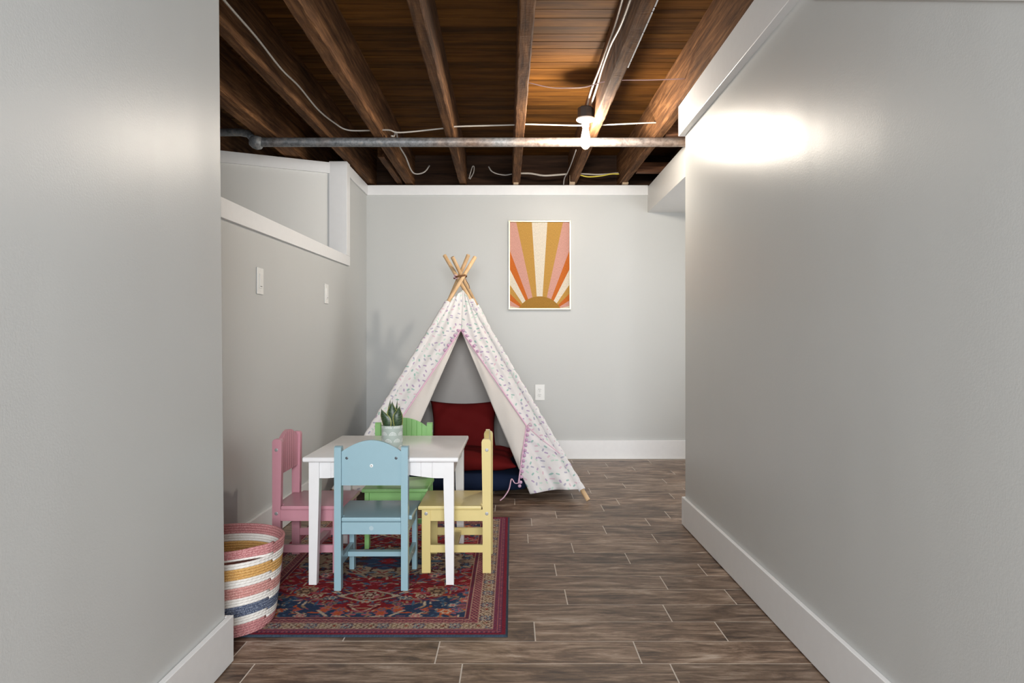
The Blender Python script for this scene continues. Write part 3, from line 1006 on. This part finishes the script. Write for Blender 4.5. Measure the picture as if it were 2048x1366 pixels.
for s in (-1, 1):
    o = grooved_panel(-(LX - 0.0205), LX - 0.0205, 0.012, 0, arch(LX), lambda x: zt, 11).make('apron', 'table', tb)
    o.location = (0, s * (LY + 0.014), 0)
    o.rotation_euler = (0, 0, 0 if s < 0 else PI)
    o = grooved_panel(-(LY - 0.0205), LY - 0.0205, 0.012, 0, arch(LY), lambda x: zt, 11).make('apron', 'table', tb)
    o.location = (s * (LX + 0.014), 0, 0)
    o.rotation_euler = (0, 0, s * PI / 2)

# ------------------------------------------------------------------ children's chairs
def chair(name, label, mat, loc, rz, light_knob=False):
    """local: rear of the back at y=0, sitter faces +y"""
    t = thing(name, label, 'chair', loc, rz, "children's chairs around the white table")
    HW = 0.140
    for s in (-1, 1):
        xo, xi = s * HW, s * (HW - 0.026)
        prof = [(0.0, 0), (0.034, 0), (0.034, 0.25), (0.0365, 0.40), (0.0385, 0.535), (0.036, 0.543), (0.030, 0.547), (0.010, 0.547), (0.003, 0.543), (0, 0.535)]
        p = G().prism(prof, 0, min(xo, xi), max(xo, xi)).make('back_post', mat, t)
        for zz in (0.503, 0.243):
            sc = G().lathe([(0.0070, 0), (0.0070, 0.0012), (0.0045, 0.0018)], 14).make('screw', 'chrome', p)
            sc.rotation_euler = (0, s * PI / 2, 0)
            sc.location = (xo - s * 0.0002, 0.017, zz)
        l = G().bbox(min(s * HW, s * (HW - 0.020)), max(s * HW, s * (HW - 0.020)), 0.247, 0.283, 0, 0.258, 0.0015).make('leg', mat, t)
        sc = G().lathe([(0.0070, 0), (0.0070, 0.0012), (0.0045, 0.0018)], 14).make('screw', 'chrome', l)
        sc.rotation_euler = (0, s * PI / 2, 0)
        sc.location = (s * HW - s * 0.0002, 0.265, 0.243)
        G().bbox(min(s * (HW - 0.003), s * (HW - 0.019)), max(s * (HW - 0.003), s * (HW - 0.019)), 0.033, 0.248, 0.212, 0.2585, 0.001).make('seat_rail', mat, t)
        st = G().bbox(min(s * (HW - 0.003), s * (HW - 0.019)), max(s * (HW - 0.003), s * (HW - 0.019)), 0.033, 0.248, 0.083, 0.114, 0.001).make('stretcher', mat, t)
        sc = G().lathe([(0.0060, 0), (0.0060, 0.0012), (0.004, 0.0018)], 14).make('screw', 'chrome', st)
        sc.rotation_euler = (0, s * PI / 2, 0)
        sc.location = (s * (HW - 0.003) - s * 0.0002, 0.155, 0.0985)
    G().bbox(-HW + 0.0275, HW - 0.0275, 0.006, 0.022, 0.212, 0.2585, 0.001).make('seat_rail', mat, t)
    G().bbox(-HW + 0.0205, HW - 0.0205, 0.258, 0.276, 0.212, 0.2585, 0.001).make('seat_rail', mat, t)
    G().bbox(-HW + 0.0195, HW - 0.0195, 0.140, 0.172, 0.087, 0.106, 0.001).make('stretcher', mat, t)
    # seat: between the posts at the rear, wider in front of them
    sp = [(-HW + 0.0275, 0.006), (HW - 0.0275, 0.006), (HW - 0.0275, 0.0395), (HW + 0.010, 0.0395), (HW + 0.010, 0.296), (-HW - 0.010, 0.296), (-HW - 0.010, 0.0395), (-HW + 0.0275, 0.0395)]
    bm = bmesh.new()
    vb = [bm.verts.new((x, y, 0.259)) for x, y in sp]
    f = bm.faces.new(vb)
    r = bmesh.ops.extrude_face_region(bm, geom=[f])
    for v in [e for e in r['geom'] if isinstance(e, bmesh.types.BMVert)]:
        v.co.z = 0.277
    bmesh.ops.recalc_face_normals(bm, faces=bm.faces)
    bmesh.ops.bevel(bm, geom=[e for e in bm.edges if abs(e.verts[0].co.z - e.verts[1].co.z) < 1e-5], offset=0.005, segments=3, profile=0.5, affect='EDGES')
    bm.verts.index_update()
    G().add([v.co[:] for v in bm.verts], [[v.index for v in f.verts] for f in bm.faces]).make('seat', mat, t, 'auto')
    bm.free()
    hw = HW - 0.0265
    top = lambda x: 0.527 + 0.043 * max(0.0, math.cos(abs(x) / hw * PI / 2)) ** 0.9
    bk = grooved_panel(-hw, hw, 0.010, 0.026, lambda x: 0.398, top, 9, 0.0025, 0.003).make('backrest', mat, t)
    for x, z, m, r in ((-0.094, 0.502, 'screwdark', 0.0055), (0.094, 0.502, 'screwdark', 0.0055), (0.0, 0.473, 'plastic', 0.0065)):
        if m == 'plastic' and not light_knob:
            continue
        sc = G().lathe([(r, 0), (r, 0.0012), (r * 0.6, 0.0018)], 14).make('screw', m, bk)
        sc.rotation_euler = (PI / 2, 0, 0)
        sc.location = (x, 0.0102, z)
    if light_knob:
        sc = G().lathe([(0.0018, 0), (0.0018, 0.0008)], 8).make('screw_hole', 'slot', bk)
        sc.rotation_euler = (PI / 2, 0, 0)
        sc.location = (0, 0.0083, 0.473)
    if light_knob:
        st = G().lathe([(0.0085, 0), (0.0085, 0.0004)], 20).make('round_sticker', 'sticker', t)
        st.rotation_euler = (PI / 2, 0, 0)
        st.location = (0, 0.0060, 0.236)
    return t
bl = chair('child_chair', 'pale blue child chair at the front of the table, back to camera', 'blue', (-0.5355, 2.648, RUG), 0, True)
chair('child_chair', 'yellow child chair at the right side of the table', 'yellow', (-0.0860, 2.990, RUG), PI / 2)
chair('child_chair', 'pink child chair at the left side of the table', 'pink', (-0.980, 2.990, RUG), -PI / 2)
chair('child_chair', 'green child chair behind the table in front of teepee', 'green', (-0.5325, 3.462, RUG), PI)

# ------------------------------------------------------------------ potted snake plant
TOP = RUG + TH
pp = thing('potted_plant', 'small snake plant in a sage pot with white arch print', 'plant', (-0.5095, 2.965, TOP))
def pot():
    R, Hh = 0.0445, 0.0925
    n, m = 150, 70
    g = G()
    vs, cs = [], []
    for j in range(m + 1):
        z = Hh * j / m
        for i in range(n):
            a = 2 * PI * i / n
            r = R * (0.955 + 0.045 * min(1, z / 0.006))
            vs.append((r * math.cos(a), r * math.sin(a), z))
            u = a * R
            cell = 2 * PI * R / 7
            row = int((z + 0.006) / 0.029)
            uu = (u / cell + 0.5 * (row % 2)) % 1 - 0.5
            zz = (z + 0.006) - row * 0.029
            d = math.hypot(uu * cell, zz)
            c = (0.40, 0.46, 0.415)
            if d < 0.0155 and (d > 0.0125 or 0.0075 < d < 0.0102 or 0.0025 < d < 0.0052):
                c = (0.66, 0.69, 0.66)
            cs.append(c)
    fs = []
    for j in range(m):
        for i in range(n):
            i2 = (i + 1) % n
            fs.append((j * n + i, j * n + i2, (j + 1) * n + i2, (j + 1) * n + i))
    o = len(vs)
    for r, z in ((R - 0.004, Hh), (R - 0.0045, Hh - 0.02)):
        for i in range(n):
            a = 2 * PI * i / n
            vs.append((r * math.cos(a), r * math.sin(a), z))
            cs.append((0.40, 0.46, 0.415))
    for a0, b0 in ((m * n, o), (o, o + n)):
        for i in range(n):
            i2 = (i + 1) % n
            fs.append((a0 + i, a0 + i2, b0 + i2, b0 + i))
    fs.append(tuple(range(n - 1, -1, -1)))
    g.v, g.f, g.uv, g.c = vs, fs, [(0, 0)] * len(vs), cs
    g.make('pot', 'potprint', pp, 'auto')
pot()
G().lathe([(0.0, 0.078), (0.0402, 0.078), (0.0402, 0.081), (0.0, 0.083)], 24, caps=False).make('soil', 'soil', pp)
def plant_leaf(base, tip, width, facing, bend, seed):
    r = random.Random(seed)
    b, tp = Vector(base), Vector(tip)
    side = Vector((math.cos(facing), math.sin(facing), 0))
    fwd = Vector((-side.y, side.x, 0))
    n, m = 26, 8
    vs, cs, fs = [], [], []
    ph = r.uniform(0, 6)
    for layer in (1, -1):
        for i in range(n + 1):
            v = i / n
            w = width * (0.45 + 0.75 * math.sin(min(1, v * 1.15 + 0.18) * PI * 0.62)) * (1 - v ** 4) if v < 1 else 0.0003
            w = max(w * (1.0 if v < 0.6 else 1 - ((v - 0.6) / 0.4) ** 1.6), 0.0003)
            c = b.lerp(tp, v) + fwd * bend * math.sin(v * PI) + side * 0.004 * math.sin(v * 5 + ph)
            for k in range(m + 1):
                s = k / m * 2 - 1
                p = c + side * (s * w) + fwd * (-0.35 * w * (1 - s * s) + layer * 0.0009 * (1 - s * s))
                vs.append(p)
                if abs(s) > 0.86 or v > 0.985:
                    col = (0.36, 0.36, 0.10)
                else:
                    st = math.sin(v * 60 + 2.5 * math.sin(s * 3 + ph) + ph) + 0.5 * math.sin(v * 133 + s * 5)
                    col = (0.014, 0.036, 0.014) if st > -0.1 else (0.05, 0.09, 0.038)
                cs.append(col)
    row = m + 1
    tot = (n + 1) * row
    for L in (0, 1):
        for i in range(n):
            for k in range(m):
                q = (L * tot + i * row + k, L * tot + i * row + k + 1, L * tot + (i + 1) * row + k + 1, L * tot + (i + 1) * row + k)
                fs.append(q if L else q[::-1])
    g = G()
    g.v, g.f, g.uv, g.c = [tuple(p) for p in vs], fs, [(0, 0)] * len(vs), cs
    g.make('leaf', 'leaf', pp, True)
plant_leaf((0.004, -0.004, 0.076), (0.004, -0.002, 0.197), 0.0215, 0.1, 0.0, 1)
plant_leaf((-0.017, -0.012, 0.076), (-0.042, -0.014, 0.166), 0.0205, -0.3, 0.004, 2)
plant_leaf((0.021, -0.010, 0.076), (0.034, -0.006, 0.177), 0.0195, 0.35, -0.003, 3)
plant_leaf((-0.008, 0.014, 0.076), (-0.011, 0.024, 0.205), 0.0085, 0.5, 0.002, 4)
plant_leaf((0.014, 0.016, 0.076), (0.016, 0.022, 0.204), 0.0085, -0.6, -0.002, 5)

# ------------------------------------------------------------------ rope basket
bk = thing('rope_basket', 'round coiled rope basket striped pink, cream, mustard and navy', 'basket', (-0.962, 2.345, RUG))
def basket():
    bands = [('rope_pink', 4), ('rope_white', 3), ('rope_navy', 4), ('rope_white', 3), ('rope_rose', 4), ('rope_white', 3), ('rope_mustard', 4), ('rope_white', 3), ('rope_pink', 4)]
    tot = sum(b[1] for b in bands)
    dz = 0.283 / tot
    per = 64
    def P(turn):
        a = 2 * PI * turn - 0.30
        z = 0.006 + turn * dz
        v = z / 0.30
        r = 0.148 + 0.040 * v ** 0.8 + 0.0
        if z < 0.02:
            r -= 0.010 * (1 - z / 0.02) ** 2
        r += 0.0016 * math.sin(3 * a + v * 5)
        am = (a + PI) % (2 * PI) - PI
        # grip on the near right side: the top rope stack bows inwards and droops
        if turn > tot - 4.2:
            w = math.exp(-((am + 1.05) / 0.55) ** 2)
            r -= 0.030 * w
            z -= 0.010 * w * (1 - (tot - turn) / 4.2)
            w2 = math.exp(-((am + 0.42) / 0.16) ** 2)
            r += 0.010 * w2
        return Vector((r * math.cos(a), r * math.sin(a), z))
    t0 = 0
    for name, cnt in bands:
        n = cnt * per
        g = G().tube([P(t0 + i / per) for i in range(n + 1)], 0.0049, 8)
        g.make('rope_band', name, bk, True)
        t0 += cnt
    # base: a flat coil
    pts = []
    for i in range(13 * 40):
        a = 2 * PI * i / 40
        r = 0.006 + 0.0107 * i / 40
        pts.append((r * math.cos(a), r * math.sin(a), 0.0058))
    G().tube(pts, 0.0056, 6).make('base_coil', 'rope_pink', bk, True)
basket()

# ------------------------------------------------------------------ teepee
tp = thing('play_teepee', 'white sprinkle print play teepee with wooden poles', 'teepee', (0, 0, 0))
POLES = {'FR': (Vector((0.452, 4.13, 0.012)), Vector((-0.484, 5.005, 1.570))),
         'FL': (Vector((-1.088, 4.13, 0.012)), Vector((-0.262, 4.950, 1.552))),
         'BL': (Vector((-1.040, 5.530, 0.012)), Vector((-0.305, 4.885, 1.560))),
         'BR': (Vector((0.330, 5.530, 0.012)), Vector((-0.418, 4.880, 1.545)))}
def on(pole, t):
    a, b = POLES[pole]
    return a.lerp(b, t)
for k, (a, b) in POLES.items():
    G().tube([a.lerp(b, i / 12) for i in range(13)], 0.0135, 14).make('pole', 'dowel', tp, 'auto')
def sleeve(pole, t0, t1, seed):
    r = random.Random(seed)
    n = 60
    pts, rs = [], []
    for i in range(n + 1):
        t = t0 + (t1 - t0) * i / n
        p = on(pole, t)
        pts.append(p + Vector((r.uniform(-1, 1), r.uniform(-1, 1), r.uniform(-1, 1))) * 0.0012)
        rs.append(0.0205 + 0.0022 * math.sin(i * 1.9 + seed) + r.uniform(-0.0012, 0.0012))
    return G().tube(pts, rs, 12, caps=False).make('pole_sleeve', 'print', tp, True)
sleeve('FR', 0.035, 0.785, 1)
sleeve('FL', 0.035, 0.785, 2)
sleeve('BL', 0.035, 0.785, 3)
sleeve('BR', 0.035, 0.785, 4)

def plane_front(px, py):
    """the point of the tent's front face seen at a photo pixel"""
    a, b, c = on('FL', 0.03), on('FR', 0.03), (on('FL', 0.85) + on('FR', 0.85)) / 2
    nrm = (b - a).cross(c - a)
    o = Vector((0, 0, EYE))
    dr = Vector(((px - CX) / F_PX, 1, -(py - CY) / F_PX))
    t = nrm.dot(a - o) / nrm.dot(dr)
    return o + dr * t
def uv_m(u, v, p):
    return (p[0] * 0.95 + p[1] * 0.31, p[2] * 1.15 + p[1] * 0.11)
def cloth(name, fn, nu, nv, mats=('print', 'lining'), out=(0, -1, 0.3), parent=tp, thick=0.0016):
    g = G().grid(fn, nu, nv, uv_m)
    # faces look outwards
    a, b, c = (Vector(g.v[i]) for i in g.f[len(g.f) // 2][:3])
    if (b - a).cross(c - a).dot(Vector(out)) < 0:
        g.f = [q[::-1] for q in g.f]
    me = bpy.data.meshes.new(name)
    me.from_pydata(g.v, [], g.f)
    for m in mats:
        me.materials.append(M[m])
    ul = me.uv_layers.new(name='UVMap')
    for lp in me.loops:
        ul.data[lp.index].uv = g.uv[lp.vertex_index]
    me.polygons.foreach_set('use_smooth', [True] * len(me.polygons))
    o = bpy.data.objects.new(name, me)
    COL.objects.link(o)
    o.parent = parent
    md = o.modifiers.new('thickness', 'SOLIDIFY')
    md.thickness = thick
    md.offset = -1
    md.material_offset = 1
    md.material_offset_rim = 0
    return o
OPEN = plane_front(922, 661)
PEAK = plane_front(926, 580)
def edge_r(v):
    """inner edge of the right front panel, v 0 bottom .. 1 peak"""
    if v < 0.14:
        return plane_front(1060, 988).lerp(plane_front(1043, 950), v / 0.14)
    if v < 0.70:
        return plane_front(1043, 950).lerp(OPEN, (v - 0.14) / 0.56)
    return OPEN.lerp(PEAK, (v - 0.70) / 0.30)
def edge_l(v):
    if v < 0.14:
        return plane_front(762, 988).lerp(plane_front(795, 948), v / 0.14)
    if v < 0.70:
        return plane_front(795, 948).lerp(OPEN, (v - 0.14) / 0.56)
    return OPEN.lerp(PEAK, (v - 0.70) / 0.30)
def vpole(v):
    return 0.038 + (0.785 - 0.038) * v
def front_r(u, v):
    p = edge_r(v).lerp(on('FR', vpole(v)), u)
    env = math.sin(PI * u)
    low = max(0.0, 1 - v / 0.40)
    p = p + Vector((0, -1, 0.15)) * (0.012 * env + 0.045 * low * env * math.sin(u * 8.5 + 1.2 - v * 4) + 0.006 * math.sin(u * 21 + v * 9) * env)
    if v < 0.14:
        p.z = max(p.z + 0.010 * low * math.sin(u * PI), 0.006)
    return p
def front_l(u, v):
    p = edge_l(v).lerp(on('FL', vpole(v)), u)
    env = math.sin(PI * u)
    low = max(0.0, 1 - v / 0.40)
    p = p + Vector((0, -1, 0.15)) * (0.012 * env + 0.022 * low * env * math.sin(u * 10 + 0.4 - v * 3) + 0.005 * math.sin(u * 19 + v * 8) * env)
    if v < 0.14:
        p.z = max(p.z, 0.006)
    return p
cloth('front_panel', front_r, 36, 60)
cloth('front_panel', front_l, 36, 60)
def side(pa, pb, sag, nm, out, mats=('print', 'lining')):
    def fn(u, v):
        p = on(pa, vpole(v)).lerp(on(pb, vpole(v)), u)
        env = math.sin(PI * u) * math.sin(PI * min(1, v + 0.15))
        q = p - Vector(out) * (sag * env + 0.006 * math.sin(u * 9 + v * 6) * env)
        q.z = max(q.z, 0.012)
        return q
    cloth(nm, fn, 30, 40, mats, out)
side('FR', 'BR', 0.030, 'side_panel', (0.85, 0, 0.5))
side('FL', 'BL', 0.030, 'side_panel', (-0.85, 0, 0.5))
side('BL', 'BR', 0.020, 'back_panel', (0, 0.8, 0.5))

# turned-back flaps showing the lining, tied to the poles
TIE_R = plane_front(1053, 850) + Vector((0, -0.030, 0))
TIE_L = plane_front(800, 842) + Vector((0, -0.030, 0))
def flap(tie, low, sgn, edge):
    top = OPEN + Vector((0, -0.012, 0))
    def fn(u, v):
        # v: 0 at the opening's top, 1 at the bottom of the turned cloth; u: 0 fold edge, 1 free edge
        fold = edge(0.70 - 0.56 * v * 0.96) + Vector((0, -0.014, 0))
        if v < 0.74:
            free = top.lerp(tie, v / 0.74)
        else:
            free = tie.lerp(low, (v - 0.74) / 0.26)
        p = fold.lerp(free, u)
        env = math.sin(PI * u)
        return p + Vector((0, -1, 0.1)) * (0.022 * env * v + 0.005 * env * math.sin(v * 17 + u * 4))
    return fn
LOW_R = plane_front(1040, 925) + Vector((0, -0.026, 0))
LOW_L = plane_front(806, 925) + Vector((0, -0.026, 0))
cloth('tied_flap', flap(TIE_R, LOW_R, 1, edge_r), 14, 40, ('lining', 'print'))
cloth('tied_flap', flap(TIE_L, LOW_L, -1, edge_l), 14, 40, ('lining', 'print'))
# edging tape
top = OPEN + Vector((0, -0.016, 0.004))
END_R = plane_front(1037, 964) + Vector((0, -0.03, 0))
END_L = plane_front(806, 955) + Vector((0, -0.03, 0))
fw = Vector((0, -0.006, 0))
G().tube([top.lerp(TIE_R, i / 14) + fw for i in range(15)] + [TIE_R.lerp(END_R, i / 6) + fw for i in range(1, 7)], 0.0048, 8).make('edging', 'pinkribbon', tp, True)
G().tube([top.lerp(TIE_L, i / 14) + fw for i in range(15)] + [TIE_L.lerp(END_L, i / 6) + fw for i in range(1, 7)], 0.0048, 8).make('edging', 'pinkribbon', tp, True)
# pom-poms
bm = bmesh.new()
bmesh.ops.create_icosphere(bm, subdivisions=2, radius=0.0105)
rpm = random.Random(2)
for v in bm.verts:
    v.co *= 1 + rpm.uniform(-0.07, 0.07)
pm = bpy.data.meshes.new('pom_pom')
bm.to_mesh(pm)
bm.free()
pm.materials.append(M['pinktrim'])
pm.polygons.foreach_set('use_smooth', [True] * len(pm.polygons))
def pom(p):
    o = bpy.data.objects.new('pom_pom', pm)
    o.location = p
    o.parent = tp
    COL.objects.link(o)
for i in range(5):
    pom(top.lerp(TIE_R, (0.3 + i) / 17.5) + Vector((0.011, -0.008, 0.006)))
    pom(top.lerp(TIE_L, (0.3 + i) / 17.5) + Vector((-0.011, -0.008, 0.006)))
for i in range(11):
    pom(TIE_R.lerp(END_R, (i + 0.8) / 11) + Vector((0.011, -0.010, 0)))
    if i < 8:
        pom(TIE_L.lerp(END_L, (i + 0.8) / 11) + Vector((-0.011, -0.010, 0)))
pom(END_R + Vector((0.006, -0.006, -0.016)))
# ribbons and bow
def ribbon(pts, r=0.0048, name='tie_ribbon'):
    G().tube(spline(pts, 6), r, 8, flat=0.45).make(name, 'pinkribbon', tp, True)
pr = on('FR', 0.165) + Vector((-0.004, -0.022, 0))
ribbon([TIE_R + Vector((0, -.012, 0)), TIE_R.lerp(pr, 0.5) + Vector((0, -0.012, -0.004)), pr])
ribbon([TIE_R + Vector((0.004, -.012, 0)), TIE_R + Vector((0.022, -.018, 0.020)), TIE_R + Vector((0.030, -.018, 0.004)), TIE_R + Vector((0.004, -.014, 0))], 0.004, 'bow')
ribbon([TIE_R + Vector((0.004, -.012, 0)), TIE_R + Vector((0.018, -.018, -0.028)), TIE_R + Vector((0.004, -.018, -0.034)), TIE_R + Vector((0.002, -.014, 0))], 0.004, 'bow')
e = END_R + Vector((0, -0.006, 0))
ribbon([e, e + Vector((-0.022, -0.006, 0.002)), at(1023, 958, 4.16), at(1018, 978, 4.13), at(1008, 994, 4.11), at(1000, 1001, 4.10)], 0.0055, 'loose_string')
# lashing at the crossing
K = (on('FL', 0.905) + on('FR', 0.895)) / 2
pts = []
for i in range(60):
    a = 2 * PI * i / 20
    pts.append(K + Vector((0.046 * math.cos(a), 0.050 * math.sin(a) + 0.006, -0.006 + 0.0045 * i / 20 + 0.008 * math.cos(a))))
G().tube(pts, 0.0025, 6).make('lashing', 'twine', tp, True)
G().tube(spline([K + Vector((0.034, -.01, 0)), K + Vector((0.045, -.02, -0.03)), K + Vector((0.062, -.02, -0.06)), K + Vector((0.066, -.02, -0.085))], 6), 0.0022, 6).make('lashing_end', 'twine', tp, True)
for dx, dz in ((-0.04, 0.008), (-0.034, -0.012), (-0.046, -0.004)):
    G().tube(spline([K + Vector((-0.01, -.02, 0)), K + Vector((dx * 0.6, -.03, dz)), K + Vector((dx, -.026, dz * 1.3))], 5), 0.0035, 6).make('bow', 'pinkribbon', tp, True)

# ------------------------------------------------------------------ cushions
def cushion(name, label, w, h, th, mat, loc, rot, wr=0.004, seed=0, power=0.55, square=0.06):
    n = 36
    def fn(layer):
        def f(u, v):
            a, b = u * 2 - 1, v * 2 - 1
            k = max(0.0, (1 - a ** 4)) ** power * max(0.0, (1 - b ** 4)) ** power
            pinch = 1 - square * (1 - a * a) * (b * b) 
            pinch2 = 1 - square * (1 - b * b) * (a * a)
            x, y = a * w / 2 * pinch2, b * h / 2 * pinch
            wrk = wr * (math.sin(a * 7 + b * 3 + seed) * math.sin(b * 8 - a * 2 + seed * 2) + 0.6 * math.sin(13 * a * b + seed))
            return (x, y, layer * (th / 2 * k + wrk * k))
        return f
    g = G()
    g.grid(fn(1), n, n)
    g.grid(fn(-1), n, n)
    o = g.make(name, mat, None, True)
    bm = bmesh.new()
    bm.from_mesh(o.data)
    bmesh.ops.remove_doubles(bm, verts=bm.verts, dist=0.0004)
    bmesh.ops.recalc_face_normals(bm, faces=bm.faces)
    bm.to_mesh(o.data)
    bm.free()
    o.location = loc
    o.rotation_euler = rot
    return tag(o, label, 'cushion')
cushion('floor_cushion', 'large navy floor cushion lying on the floor inside teepee', 0.90, 0.82, 0.135, 'navy', (-0.345, 4.745, 0.069), (0, 0, 0.0), 0.002, 1, 0.22, 0.01)
cushion('throw_pillow', 'red pillow lying flat on the navy cushion in the teepee', 0.66, 0.42, 0.105, 'red', (-0.285, 4.560, 0.193), (0.10, 0.0, -0.04), 0.005, 2, 0.5, 0.16)
cushion('throw_pillow', 'dark red pillow standing upright at the back inside teepee', 0.480, 0.40, 0.11, 'red', (-0.340, 4.925, 0.340), (math.radians(72), 0, math.radians(2)), 0.006, 5, 0.5, 0.11)
